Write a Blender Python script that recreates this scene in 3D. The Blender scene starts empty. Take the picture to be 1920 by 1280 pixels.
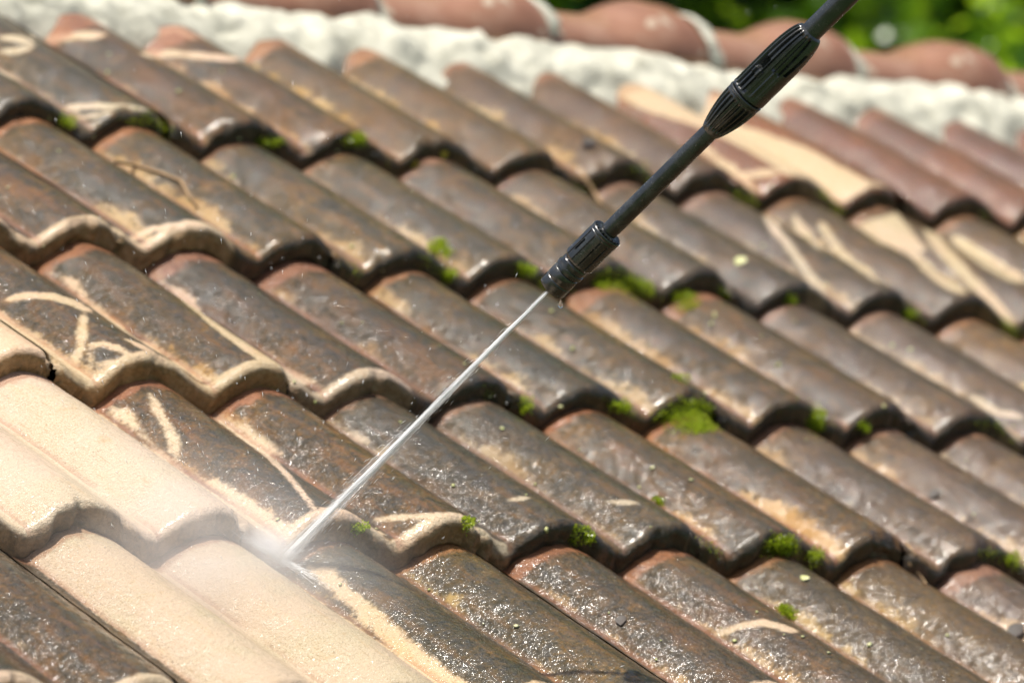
import bpy, math, random
import numpy as np
from mathutils import Vector, Matrix
from mathutils.bvhtree import BVHTree

scene = bpy.context.scene
COL = scene.collection

# ------------------------------------------------------------------ camera
CAM = np.array([-3.16764393, -4.00456117, -0.20421348])
C_R = np.array([0.72917855, -0.68432349, 0.0])
C_U = np.array([-0.05348015, -0.05698559, 0.99694158])
C_B = np.array([-0.68223054, -0.72694842, -0.07815039])
cam_data = bpy.data.cameras.new('camera')
cam = bpy.data.objects.new('camera', cam_data)
COL.objects.link(cam)
M = Matrix.Identity(4)
for i in range(3):
    M[i][0], M[i][1], M[i][2], M[i][3] = C_R[i], C_U[i], C_B[i], CAM[i]
cam.matrix_world = M
cam_data.lens = 200.0
cam_data.sensor_width = 36.0
cam_data.clip_start = 0.05
cam_data.clip_end = 500.0
cam_data.dof.use_dof = True
cam_data.dof.focus_distance = 5.17
cam_data.dof.aperture_fstop = 5.6
scene.camera = cam

# ------------------------------------------------------------------ sky and sun
SUN_DIR = Vector((-0.28, 0.00, 0.96)).normalized()      # direction towards the sun
elev = math.asin(SUN_DIR.z)
world = bpy.data.worlds.new('World')
scene.world = world
world.use_nodes = True
wn = world.node_tree.nodes
wl = world.node_tree.links
bg = wn.get('Background') or wn.new('ShaderNodeBackground')
sky = wn.new('ShaderNodeTexSky')
sky.sky_type = 'NISHITA'
sky.sun_disc = False
sky.dust_density = 4.0
sky.ozone_density = 0.4
sky.air_density = 1.0
sky.sun_elevation = elev
sky.sun_rotation = math.atan2(SUN_DIR.x, SUN_DIR.y)
wl.new(sky.outputs[0], bg.inputs[0])
bg.inputs[1].default_value = 0.105
sun_data = bpy.data.lights.new('sun', 'SUN')
sun_data.energy = 5.0
sun_data.angle = math.radians(0.5)
sun_data.color = (1.0, 0.95, 0.87)
sun = bpy.data.objects.new('sun', sun_data)
COL.objects.link(sun)
sun.rotation_euler = SUN_DIR.to_track_quat('Z', 'Y').to_euler()
sun.location = (0, 0, 20)

scene.render.engine = 'CYCLES'
scene.cycles.max_bounces = 8
scene.cycles.transparent_max_bounces = 16
scene.cycles.volume_bounces = 4
scene.cycles.use_denoising = True
scene.view_settings.view_transform = 'Standard'
scene.view_settings.look = 'None'
scene.view_settings.gamma = 1.0
scene.view_settings.use_curve_mapping = False
scene.view_settings.exposure = 0.26

# ------------------------------------------------------------------ helpers
F_PX = 10667.0
P = 0.15            # roll pitch
G = 0.3225          # course gauge
UA = np.array([1.0, 0.0, 0.0])
VA = np.array([0.0, 0.8624113, 0.5062082])
NA = np.array([0.0, -0.5062082, 0.8624113])


def ray(x, y):
    return (x - 960.0) / F_PX * C_R - (y - 640.0) / F_PX * C_U - C_B


def at_depth(x, y, d):
    return CAM + ray(x, y) * d


def W(u, v, n):
    return np.asarray(u)[..., None] * UA + np.asarray(v)[..., None] * VA + np.asarray(n)[..., None] * NA


def _hash(ix, iy, iz, seed):
    h = (ix * 374761393 + iy * 668265263 + iz * 1274126177 + seed * 974634777) & 0xFFFFFFFF
    h = ((h ^ (h >> 13)) * 1103515245) & 0xFFFFFFFF
    h = ((h ^ (h >> 16)) * 2654435761) & 0xFFFFFFFF
    return ((h ^ (h >> 15)) & 0xFFFFFF) / float(0xFFFFFF)


def noise3(x, y, z, seed=0):
    x, y, z = np.broadcast_arrays(np.asarray(x, float), np.asarray(y, float), np.asarray(z, float))
    ix, iy, iz = np.floor(x).astype(np.int64), np.floor(y).astype(np.int64), np.floor(z).astype(np.int64)
    fx, fy, fz = x - ix, y - iy, z - iz
    fx, fy, fz = fx * fx * (3 - 2 * fx), fy * fy * (3 - 2 * fy), fz * fz * (3 - 2 * fz)
    r = 0
    for dx in (0, 1):
        for dy in (0, 1):
            for dz in (0, 1):
                w = (fx if dx else 1 - fx) * (fy if dy else 1 - fy) * (fz if dz else 1 - fz)
                r = r + w * _hash(ix + dx, iy + dy, iz + dz, seed)
    return r * 2 - 1


def fbm(x, y, z, seed=0, octv=3):
    r, a, s = 0, 0.5, 1.0
    for o in range(octv):
        r = r + a * noise3(np.asarray(x) * s, np.asarray(y) * s, np.asarray(z) * s, seed + o * 17)
        a *= 0.5
        s *= 2.03
    return r


def smooth(a, b, x):
    t = np.clip((np.asarray(x, float) - a) / (b - a), 0, 1)
    return t * t * (3 - 2 * t)


def mesh_obj(name, verts, faces, mat=None, parent=None, smooth_shade=True, attrs=None):
    me = bpy.data.meshes.new(name)
    verts = np.asarray(verts, float)
    me.from_pydata(verts.tolist(), [], faces if isinstance(faces, list) else faces.tolist())
    if smooth_shade:
        me.polygons.foreach_set('use_smooth', [True] * len(me.polygons))
    if attrs:
        for k, (typ, data) in attrs.items():
            a = me.attributes.new(k, typ, 'POINT')
            a.data.foreach_set('vector' if typ == 'FLOAT_VECTOR' else 'value', np.asarray(data, np.float32).ravel())
    if mat:
        me.materials.append(mat)
    me.update()
    o = bpy.data.objects.new(name, me)
    COL.objects.link(o)
    if parent:
        o.parent = parent
    return o


def empty(name, loc=(0, 0, 0)):
    o = bpy.data.objects.new(name, None)
    COL.objects.link(o)
    o.location = loc
    return o


def tag(o, label=None, cat=None, group=None, kind=None):
    if label:
        o['label'] = label
    if cat:
        o['category'] = cat
    if group:
        o['group'] = group
    if kind:
        o['kind'] = kind
    return o


def grid_faces(nr, nc, off=0, wrap=False):
    r = np.arange(nr - 1)[:, None]
    c = np.arange(nc if wrap else nc - 1)[None, :]
    c2 = (c + 1) % nc
    a = off + r * nc + c
    b = off + r * nc + c2
    d = off + (r + 1) * nc + c
    e = off + (r + 1) * nc + c2
    return np.stack([a, b, e, d], -1).reshape(-1, 4)


class Geo:
    """collects pieces into one mesh"""
    def __init__(self):
        self.v, self.f, self.n = [], [], 0

    def add(self, v, f):
        v = np.asarray(v, float)
        self.v.append(v)
        self.f.extend([[int(i) + self.n for i in q] for q in f])
        self.n += len(v)

    def tube(self, pts, radii, seg=8, cap=True):
        pts = np.asarray(pts, float)
        n = len(pts)
        radii = np.broadcast_to(np.asarray(radii, float), (n,))
        tan = np.gradient(pts, axis=0)
        tan /= np.linalg.norm(tan, axis=1)[:, None] + 1e-12
        ref = np.array([0.0, 0, 1]) if abs(tan[0][2]) < 0.9 else np.array([1.0, 0, 0])
        rings = []
        for i in range(n):
            a = np.cross(tan[i], ref)
            a /= np.linalg.norm(a) + 1e-12
            b = np.cross(tan[i], a)
            th = np.arange(seg) * 2 * np.pi / seg
            rings.append(pts[i] + radii[i] * (np.cos(th)[:, None] * a + np.sin(th)[:, None] * b))
        v = np.concatenate(rings)
        f = grid_faces(n, seg, 0, True).tolist()
        if cap:
            f.append(list(range(seg))[::-1])
            f.append([(n - 1) * seg + i for i in range(seg)])
        self.add(v, f)

    def build(self, name, mat=None, parent=None, smooth_shade=True, attrs=None):
        return mesh_obj(name, np.concatenate(self.v), self.f, mat, parent, smooth_shade, attrs)


# ------------------------------------------------------------------ node helpers
class NT:
    def __init__(self, name):
        self.mat = bpy.data.materials.new(name)
        self.mat.use_nodes = True
        self.nt = self.mat.node_tree
        self.nt.nodes.clear()
        self.out = self.nt.nodes.new('ShaderNodeOutputMaterial')

    def n(self, typ, ins=None, **props):
        nd = self.nt.nodes.new(typ)
        for k, v in props.items():
            setattr(nd, k, v)
        for k, v in (ins or {}).items():
            self.set(nd.inputs[k], v)
        return nd

    def set(self, sock, v):
        if isinstance(v, bpy.types.NodeSocket):
            self.nt.links.new(v, sock)
        elif isinstance(v, bpy.types.Node):
            self.nt.links.new(v.outputs[0], sock)
        else:
            if sock.type == 'RGBA' and len(v) == 3:
                v = (*v, 1.0)
            sock.default_value = v

    def attr(self, name, out='Fac'):
        return self.n('ShaderNodeAttribute', attribute_name=name).outputs[out]

    def math(self, op, a, b=0.0, c=0.0, clamp=False):
        nd = self.n('ShaderNodeMath', {0: a, 1: b, 2: c}, operation=op, use_clamp=clamp)
        return nd.outputs[0]

    def noise(self, vec, scale, detail=4, rough=0.55, dist=0.0, out='Fac'):
        return self.n('ShaderNodeTexNoise', {'Vector': vec, 'Scale': scale, 'Detail': detail, 'Roughness': rough, 'Distortion': dist}).outputs[out]

    def ramp(self, fac, stops, interp='LINEAR'):
        nd = self.n('ShaderNodeValToRGB', {'Fac': fac})
        cr = nd.color_ramp
        cr.interpolation = interp
        while len(cr.elements) < len(stops):
            cr.elements.new(0.5)
        for e, (p, c) in zip(cr.elements, stops):
            e.position = p
            e.color = (*c, 1.0) if len(c) == 3 else c
        return nd.outputs['Color']

    def ss(self, x, a, b):
        """smoothstep of x from a to b"""
        nd = self.n('ShaderNodeMapRange', {'Value': x, 'From Min': a, 'From Max': b, 'To Min': 0.0, 'To Max': 1.0}, interpolation_type='SMOOTHSTEP')
        return nd.outputs[0]

    def mix(self, fac, a, b, blend='MIX'):
        nd = self.n('ShaderNodeMix', data_type='RGBA', blend_type=blend)
        self.set(nd.inputs[0], fac)
        self.set(nd.inputs[6], a)
        self.set(nd.inputs[7], b)
        return nd.outputs[2]

    def mixf(self, fac, a, b):
        nd = self.n('ShaderNodeMix', data_type='FLOAT')
        self.set(nd.inputs[0], fac)
        self.set(nd.inputs[2], a)
        self.set(nd.inputs[3], b)
        return nd.outputs[0]

    def scale(self, vec, s):
        return self.n('ShaderNodeVectorMath', {0: vec, 1: s}, operation='MULTIPLY').outputs[0]

    def bump(self, h, strength, dist, normal=None):
        nd = self.n('ShaderNodeBump', {'Height': h, 'Strength': strength, 'Distance': dist})
        if normal is not None:
            self.set(nd.inputs['Normal'], normal)
        return nd.outputs[0]

    def surf(self, sh):
        self.set(self.out.inputs['Surface'], sh)
        return self.mat


def principled_noise(name, c0, c1, scale, rough=0.6, bump=0.3, bdist=0.002, coat=0.0, detail=5, spec=0.5):
    m = NT(name)
    tc = m.n('ShaderNodeTexCoord').outputs['Object']
    f = m.noise(tc, scale, detail)
    col = m.ramp(f, [(0.3, c0), (0.7, c1)])
    nb = m.bump(m.noise(tc, scale * 3, 4), bump, bdist)
    b = m.n('ShaderNodeBsdfPrincipled', {'Base Color': col, 'Roughness': rough, 'Normal': nb, 'Coat Weight': coat, 'Coat Roughness': 0.1, 'Specular IOR Level': spec})
    return m.surf(b.outputs[0])


# ------------------------------------------------------------------ materials
def tile_material():
    m = NT('wet_weathered_concrete_tile')
    ruv = m.attr('ruv', 'Vector')
    clean = m.attr('clean')          # signed distance (mm) to washed outline, negative inside
    uu = m.attr('uu')
    vv = m.attr('vv')
    face = m.attr('face')
    tone = m.attr('tone')
    orange = m.attr('orange')
    t = m.math('FRACT', uu)
    oi = m.n('ShaderNodeObjectInfo').outputs['Random']
    big = m.noise(ruv, 9, 4)
    mid = m.noise(ruv, 42, 6, 0.62, 0.6)
    fine = m.noise(ruv, 210, 5, 0.65)
    grain = m.noise(ruv, 620, 3, 0.6)
    streak = m.noise(m.scale(ruv, (75, 13, 40)), 1.0, 5, 0.6, 0.4)
    # grimy patina
    f1 = m.math('ADD', m.math('MULTIPLY', mid, 0.55), m.math('MULTIPLY', fine, 0.45))
    pat = m.ramp(f1, [(0.34, (0.012, 0.011, 0.006)), (0.45, (0.040, 0.031, 0.014)), (0.53, (0.095, 0.064, 0.025)), (0.61, (0.20, 0.115, 0.038)), (0.72, (0.31, 0.225, 0.115))])
    grey = m.ramp(fine, [(0.35, (0.020, 0.021, 0.013)), (0.65, (0.115, 0.105, 0.070))])
    pat = m.mix(m.math('MULTIPLY', m.ss(big, 0.44, 0.70), 0.65), pat, grey)
    rust = m.ramp(f1, [(0.3, (0.10, 0.050, 0.014)), (0.7, (0.31, 0.155, 0.048))])
    pat = m.mix(m.math('MULTIPLY', m.ss(streak, 0.48, 0.68), 0.62), pat, rust)
    pat = m.mix(m.math('MULTIPLY', orange, m.ss(streak, 0.25, 0.7)), pat, m.ramp(f1, [(0.32, (0.075, 0.042, 0.017)), (0.5, (0.16, 0.085, 0.030)), (0.7, (0.27, 0.135, 0.045))]))
    pink = m.ramp(f1, [(0.32, (0.045, 0.027, 0.015)), (0.5, (0.15, 0.085, 0.046)), (0.70, (0.30, 0.195, 0.115))])
    pat = m.mix(m.math('MULTIPLY', tone, m.ss(m.math('ADD', big, m.math('MULTIPLY', tone, 0.35)), 0.38, 0.72)), pat, pink)
    terra = m.ramp(f1, [(0.3, (0.12, 0.052, 0.028)), (0.5, (0.23, 0.105, 0.060)), (0.72, (0.31, 0.165, 0.10))])
    pat = m.mix(m.math('MULTIPLY', m.ss(tone, 0.86, 1.0), 0.85), pat, terra)
    pat = m.mix(1.0, pat, m.ramp(m.math('ADD', big, m.math('MULTIPLY', m.math('SUBTRACT', mid, 0.5), 0.6)), [(0.30, (0.95, 0.90, 0.80)), (0.60, (0.46, 0.45, 0.40))]), 'MULTIPLY')
    # pale lichen flecks
    vor = m.n('ShaderNodeTexVoronoi', {'Vector': ruv, 'Scale': 170.0}, feature='F1')
    fleck = m.math('MULTIPLY', m.math('LESS_THAN', vor.outputs['Distance'], 0.17), m.ss(mid, 0.5, 0.62))
    pat = m.mix(m.math('MULTIPLY', fleck, 0.6), pat, (0.36, 0.33, 0.27))
    # washed sand colour
    cr = m.ramp(m.noise(ruv, 900, 2, 0.7), [(0.34, (0.31, 0.225, 0.13)), (0.46, (0.55, 0.455, 0.32)), (0.72, (0.66, 0.57, 0.425))])
    fstreak = m.noise(m.scale(ruv, (420, 26, 120)), 1.0, 4, 0.6, 0.3)
    cr = m.mix(m.math('MULTIPLY', m.ss(fstreak, 0.57, 0.72), 0.7), cr, (0.38, 0.26, 0.14))
    cr = m.mix(m.math('MULTIPLY', m.ss(f1, 0.60, 0.70), 0.65), cr, (0.30, 0.21, 0.11))
    cr = m.mix(m.math('MULTIPLY', m.ss(big, 0.45, 0.62), 0.6), cr, (0.62, 0.47, 0.36))
    cr = m.mix(m.math('MULTIPLY', m.ss(streak, 0.52, 0.75), 0.35), cr, (0.60, 0.42, 0.25))
    cr = m.mix(m.math('MULTIPLY', m.ss(mid, 0.60, 0.74), 0.5), cr, (0.52, 0.37, 0.21))
    # washed strip along the foot of each roll, broken up by noise
    rollid = m.math('FLOOR', uu)
    rv = m.n('ShaderNodeCombineXYZ', {0: m.math('MULTIPLY', rollid, 7.31), 1: m.math('MULTIPLY', m.n('ShaderNodeSeparateXYZ', {0: ruv}).outputs[1], 7.0), 2: 3.3})
    rn = m.noise(rv, 1.0, 3, 0.6)
    edge = m.math('ADD', m.math('MULTIPLY', m.math('SUBTRACT', mid, 0.5), 0.24), m.math('MULTIPLY', m.math('SUBTRACT', fine, 0.5), 0.20))
    width = m.math('MULTIPLY', m.math('SUBTRACT', rn, 0.42), 0.50)
    tt = m.math('ADD', t, edge)
    strip = m.math('MULTIPLY', m.ss(m.math('SUBTRACT', width, tt), -0.02, 0.05), m.math('SUBTRACT', 1.0, m.math('MULTIPLY', m.ss(tone, 0.8, 1.0), 0.9)))
    strip = m.math('MULTIPLY', strip, m.ss(t, 0.015, 0.04))
    cs = m.math('ADD', clean, m.math('ADD', m.math('MULTIPLY', m.math('SUBTRACT', mid, 0.5), 11.0), m.math('MULTIPLY', m.math('SUBTRACT', fine, 0.5), 9.0)))
    cmask = m.math('SUBTRACT', 1.0, m.ss(cs, -3.2, 2.2))
    cmask = m.math('MULTIPLY', cmask, m.math('SUBTRACT', 1.0, m.math('MULTIPLY', m.ss(m.math('ADD', grain, m.math('MULTIPLY', fine, 0.6)), 0.92, 1.02), m.ss(clean, -14.0, 0.0))))
    col = m.mix(m.math('MULTIPLY', strip, 0.72), pat, m.mix(m.ss(big, 0.3, 0.7), (0.40, 0.26, 0.125), (0.52, 0.39, 0.23)))
    col = m.mix(m.math('MULTIPLY', cmask, 0.93), col, cr)
    # bare clay-red band that the course above used to cover, and the seam in the pan
    bandpos = m.math('ADD', vv, m.math('ADD', m.math('MULTIPLY', m.math('SUBTRACT', mid, 0.5), 0.10), m.math('MULTIPLY', m.math('SUBTRACT', fine, 0.5), 0.04)))
    band = m.math('MULTIPLY', m.ss(m.math('SUBTRACT', bandpos, m.math('MULTIPLY', oi, 0.035)), 0.915, 0.945), m.mixf(tone, 1.0, m.mixf(oi, 0.35, 0.9)))
    red = m.ramp(f1, [(0.3, (0.16, 0.075, 0.04)), (0.5, (0.31, 0.16, 0.10)), (0.7, (0.42, 0.245, 0.165))])
    seam = m.math('MULTIPLY', m.math('SUBTRACT', 1.0, m.ss(m.math('ADD', t, m.math('MULTIPLY', m.math('SUBTRACT', fine, 0.5), 0.04)), 0.012, 0.045)), m.ss(rn, 0.3, 0.5))
    col = m.mix(m.math('MULTIPLY', m.math('MAXIMUM', band, m.math('MULTIPLY', seam, 0.7)), 0.68), col, red)
    # front face: dark algae, lighter brown where washed
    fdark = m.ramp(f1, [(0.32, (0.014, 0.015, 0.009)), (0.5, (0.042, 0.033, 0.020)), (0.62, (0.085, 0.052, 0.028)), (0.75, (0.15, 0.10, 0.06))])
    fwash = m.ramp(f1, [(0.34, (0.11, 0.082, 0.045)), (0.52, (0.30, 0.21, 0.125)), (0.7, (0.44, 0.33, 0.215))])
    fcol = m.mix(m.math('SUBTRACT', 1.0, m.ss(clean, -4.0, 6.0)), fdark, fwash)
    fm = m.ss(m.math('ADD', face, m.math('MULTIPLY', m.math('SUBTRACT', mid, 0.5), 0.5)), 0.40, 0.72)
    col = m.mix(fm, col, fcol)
    col = m.mix(0.55, col, m.n('ShaderNodeHueSaturation', {'Hue': m.mixf(oi, 0.485, 0.51), 'Saturation': m.mixf(m.math('FRACT', m.math('MULTIPLY', oi, 7.3)), 1.1, 1.6), 'Value': m.mixf(m.math('FRACT', m.math('MULTIPLY', oi, 3.7)), 0.72, 1.35), 'Color': col}).outputs[0])
    # relief and water film
    h = m.math('ADD', m.math('MULTIPLY', grain, 0.45), m.math('ADD', m.math('MULTIPLY', fine, 1.0), m.math('MULTIPLY', mid, 0.45)))
    nb = m.bump(h, 0.85, 0.0030)
    wet = m.noise(m.scale(ruv, (1.0, 0.75, 1.0)), 290, 3, 0.55, 0.5)
    nose = m.ss(face, 0.02, 0.30)
    wamp = m.mixf(nose, m.mixf(m.ss(big, 0.35, 0.6), 0.0006, 0.0012), 0.0007)
    ncn = m.n('ShaderNodeBump', {'Height': m.math('ADD', wet, m.math('MULTIPLY', grain, 0.18)), 'Strength': 1.0, 'Distance': wamp})
    nc = ncn.outputs[0]
    rough = m.mixf(cmask, m.mixf(fine, 0.27, 0.60), 0.58)
    film = m.math('MAXIMUM', m.ss(m.noise(ruv, 130, 5, 0.65), 0.36, 0.62), m.math('MULTIPLY', nose, 0.65))
    coatw = m.math('MULTIPLY', film, m.mixf(cmask, 1.0, m.mixf(nose, 0.45, 1.0)))
    crough = m.mixf(nose, 0.11, 0.19)
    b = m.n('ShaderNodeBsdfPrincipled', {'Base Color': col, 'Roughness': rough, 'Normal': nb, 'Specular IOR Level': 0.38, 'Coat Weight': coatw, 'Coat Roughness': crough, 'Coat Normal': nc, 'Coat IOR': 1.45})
    return m.surf(b.outputs[0])


def ridge_material():
    m = NT('ridge_clay')
    tc = m.n('ShaderNodeTexCoord').outputs['Object']
    oi = m.n('ShaderNodeObjectInfo').outputs['Random']
    f = m.noise(tc, 14, 6, 0.6)
    col = m.ramp(f, [(0.3, (0.17, 0.072, 0.036)), (0.52, (0.30, 0.140, 0.078)), (0.72, (0.38, 0.22, 0.145))])
    sp = m.math('MULTIPLY', m.ss(m.noise(tc, 34, 3, 0.5), 0.63, 0.67), m.ss(m.noise(tc, 9, 2), 0.48, 0.6))
    col = m.mix(m.math('MULTIPLY', sp, 0.8), col, (0.55, 0.46, 0.34))
    nb = m.bump(m.noise(tc, 160, 4), 0.35, 0.002)
    b = m.n('ShaderNodeBsdfPrincipled', {'Base Color': col, 'Roughness': 0.42, 'Normal': nb, 'Coat Weight': 0.45, 'Coat Roughness': 0.38})
    return m.surf(b.outputs[0])


def mortar_material():
    m = NT('pale_mortar')
    tc = m.n('ShaderNodeTexCoord').outputs['Object']
    f = m.noise(tc, 30, 7, 0.65)
    col = m.ramp(f, [(0.28, (0.30, 0.29, 0.22)), (0.42, (0.50, 0.49, 0.395)), (0.7, (0.60, 0.59, 0.49))])
    nb = m.bump(m.noise(tc, 140, 6, 0.7), 0.6, 0.003)
    b = m.n('ShaderNodeBsdfPrincipled', {'Base Color': col, 'Roughness': 0.85, 'Normal': nb})
    return m.surf(b.outputs[0])


def plastic_material():
    m = NT('black_wet_plastic')
    tc = m.n('ShaderNodeTexCoord').outputs['Object']
    f = m.noise(tc, 90, 5)
    col = m.ramp(f, [(0.35, (0.012, 0.014, 0.014)), (0.7, (0.032, 0.036, 0.035))])
    drops = m.n('ShaderNodeTexVoronoi', {'Vector': tc, 'Scale': 420.0}, feature='F1').outputs['Distance']
    dm = m.math('MULTIPLY', m.math('SUBTRACT', 1.0, m.ss(drops, 0.0, 0.28)), m.ss(m.noise(tc, 120, 3), 0.52, 0.66))
    nb = m.bump(m.math('ADD', m.math('MULTIPLY', m.noise(tc, 500, 3), 0.25), dm), 0.5, 0.0009)
    b = m.n('ShaderNodeBsdfPrincipled', {'Base Color': col, 'Roughness': m.ramp(f, [(0.3, (0.16,) * 3), (0.7, (0.34,) * 3)]), 'Normal': nb, 'Specular IOR Level': 1.0})
    return m.surf(b.outputs[0])


def water_white():
    m = NT('aerated_water')
    d = m.n('ShaderNodeBsdfDiffuse', {'Color': (0.93, 0.95, 0.96)})
    t = m.n('ShaderNodeBsdfTranslucent', {'Color': (0.95, 0.97, 0.98)})
    g = m.n('ShaderNodeBsdfGlossy', {'Color': (1, 1, 1), 'Roughness': 0.15})
    a = m.n('ShaderNodeMixShader', {0: 0.22, 1: d.outputs[0], 2: t.outputs[0]})
    b = m.n('ShaderNodeMixShader', {0: 0.12, 1: a.outputs[0], 2: g.outputs[0]})
    return m.surf(b.outputs[0])


def clear_water():
    m = NT('clear_water')
    b = m.n('ShaderNodeBsdfPrincipled', {'Base Color': (0.98, 0.99, 1.0), 'Roughness': 0.02, 'IOR': 1.33, 'Transmission Weight': 1.0})
    return m.surf(b.outputs[0])


def leaf_material(name, c0, c1, tr, transl=0.45):
    m = NT(name)
    oi = m.n('ShaderNodeAttribute', attribute_name='lr').outputs['Fac']
    col = m.ramp(oi, [(0.1, c0), (0.9, c1)])
    d = m.n('ShaderNodeBsdfPrincipled', {'Base Color': col, 'Roughness': 0.24})
    t = m.n('ShaderNodeBsdfTranslucent', {'Color': m.mix(oi, tuple(x * 0.75 for x in tr), tr)})
    return m.surf(m.n('ShaderNodeMixShader', {0: transl, 1: d.outputs[0], 2: t.outputs[0]}).outputs[0])


MAT_TILE = tile_material()
MAT_RIDGE = ridge_material()
MAT_MORTAR = mortar_material()
MAT_PLASTIC = plastic_material()
MAT_WHITE = water_white()
MAT_WATER = clear_water()
MAT_BARK = principled_noise('bark', (0.05, 0.033, 0.02), (0.13, 0.09, 0.06), 12, 0.85, 0.8, 0.02)
MAT_DECK = principled_noise('underlay_felt', (0.02, 0.017, 0.014), (0.05, 0.042, 0.035), 20, 0.9)
MAT_WALL = principled_noise('house_plaster', (0.5, 0.46, 0.38), (0.62, 0.58, 0.5), 6, 0.9)
MAT_LAWN = principled_noise('lawn', (0.02, 0.045, 0.01), (0.05, 0.095, 0.02), 3, 0.9)
MAT_LEAF_A = leaf_material('bright_leaf', (0.03, 0.08, 0.01), (0.15, 0.27, 0.02), (0.50, 0.75, 0.03), 0.6)
MAT_LEAF_B = leaf_material('deep_leaf', (0.014, 0.04, 0.008), (0.04, 0.095, 0.014), (0.07, 0.19, 0.02), 0.35)
MAT_MOSS = leaf_material('moss', (0.05, 0.08, 0.006), (0.42, 0.55, 0.03), (0.65, 0.80, 0.05), 0.45)

# ------------------------------------------------------------------ the roof tiles
ROLL_H = 0.032
LIFT = 0.026
TH = 0.027
UOFF = 0.013         # the rolls' valleys sit this far before the lattice lines


def profile(u):
    t = np.power((u / P) % 1.0, 0.73)          # crest lies before the middle, long far flank
    s = 0.5 - 0.5 * np.cos(2 * np.pi * t)
    return ROLL_H * (np.power(s + 0.04, 0.62) - 0.04 ** 0.62) / (1.04 ** 0.62 - 0.04 ** 0.62)


JOINT = 0.67        # tiles meet on the far side of every other roll


def tile_geometry(j, k0, fine=True):
    """k0: index (odd) of the roll on whose far flank the tile starts; spans two rolls."""
    rng = random.Random(j * 131 + k0 * 17)
    u0 = (k0 + JOINT) * P + 0.0012
    u1 = (k0 + 2 + JOINT) * P - 0.0012
    du, dn, yaw, dv = rng.uniform(-.0018, .0018), rng.uniform(-.0015, .0022), rng.uniform(-.007, .007), rng.uniform(-.006, .006)
    nu = 84 if fine else 26
    top_len = G + 0.045 if j < 3 else 1.315 - 3 * G
    nv = 76 if fine else 10
    vo, no, fc = [], [], []
    r = 0.0115
    for q in np.linspace(top_len, r, nv):
        vo.append(q); no.append(0.0); fc.append(0.0)
    for a in np.linspace(0, math.pi / 2, 7 if fine else 3)[1:]:
        vo.append(r - r * math.sin(a)); no.append(-(r - r * math.cos(a))); fc.append(a / (math.pi / 2))
    for q in np.linspace(-r, -TH, 6 if fine else 2)[1:]:
        vo.append(0.0); no.append(q); fc.append(1.0)
    for q in (0.004, 0.03, 0.10):
        vo.append(q); no.append(-TH - 0.001); fc.append(1.0)
    vo, no, fc = np.array(vo), np.array(no), np.array(fc)
    us = np.linspace(u0, u1, nu)
    UU, VO = np.meshgrid(us, vo)
    NO = np.repeat(no[:, None], nu, 1)
    FC = np.repeat(fc[:, None], nu, 1)
    VV = j * G + VO
    h = profile(UU) + LIFT * (1 - VO / G)
    # gentle unevenness and worn nose
    h = h + 0.0011 * fbm(UU * 30, VV * 30, j * 3.1, 5, 3) + 0.0016 * noise3(UU * 5, VV * 5, k0 * 1.7, 9)
    wear = fbm(UU * 55, VV * 8, j * 7.7, 21, 3)
    nosew = smooth(0.03, 0.0, VO)
    VV2 = VV + nosew * (0.0050 * wear + 0.0016 * fbm(UU * 160, NO * 160, j * 2.2, 33, 2)) * (0.4 + FC)
    h = h - nosew * 0.0014 * np.abs(wear) * 2
    big_chip = smooth(0.38, 0.62, noise3(UU * 38, VV * 9 + k0, j * 5.3, 71)) * smooth(0.022, 0.0, VO)
    h = h - big_chip * 0.0045
    VV2 = VV2 + big_chip * 0.005 * (1 + fbm(UU * 180, NO * 180, j, 72, 2))
    # broken mouth of the interlock at the tile ends
    for ue, s in ((u1, 0.022), (u0, 0.010)):
        d = np.abs(UU - ue)
        chip = smooth(s, 0.0, d + 0.006 * fbm(UU * 120, NO * 200 + VV * 100, j, 3, 2)) * smooth(0.035, 0.004, VO)
        crumble = 0.5 + 0.9 * np.abs(fbm(UU * 210, VV * 210, NO * 210, 14, 3)) * 2
        h = h - chip * (0.0065 + 0.004 * rng.random()) * crumble
        VV2 = VV2 + chip * 0.007 * crumble
    N = h + NO + dn
    U2 = UU + du - UOFF + yaw * (VO - 0.15)
    pos = W(U2, VV2 + dv, N).reshape(-1, 3)
    nr, nc = UU.shape
    faces = grid_faces(nr, nc)
    # side skirts close the tile ends
    vlist = [pos]
    flist = [faces]
    topn = nv
    base = len(pos)
    extra_idx = []
    for col in (0, nc - 1):
        ids = np.arange(topn) * nc + col
        low = pos[ids] - NA * TH
        vlist.append(low)
        extra_idx.append(ids)
        nb = base + np.arange(topn)
        q = np.stack([ids[:-1], ids[1:], nb[1:], nb[:-1]], -1)
        if col == 0:
            q = q[:, ::-1]
        flist.append(q)
        base += topn
    ids = np.concatenate([np.arange(nr * nc)] + extra_idx)
    u_f, v_f, n_f, f_f, vo_f = UU.ravel()[ids], VV.ravel()[ids], (h + NO).ravel()[ids], FC.ravel()[ids].copy(), VO.ravel()[ids]
    f_f[nr * nc:] = 1.0
    return np.concatenate(vlist), np.concatenate(flist), u_f, v_f, n_f, f_f, vo_f


tiles = []
for j in range(-3, 4):
    for k0 in range(-7, 23, 2):
        # courses are staggered in the picture by perspective only; keep full detail where the camera can see
        x, y = None, None
        c = W((k0 + 1.6) * P, (j + 0.5) * G, 0.03)
        d = c - CAM
        z = -(d @ C_B)
        x, y = 960 + F_PX * (d @ C_R) / z, 640 - F_PX * (d @ C_U) / z
        fine = -420 < x < 2340 and -300 < y < 1600
        tiles.append((j, k0, fine) + tile_geometry(j, k0, fine))

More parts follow.
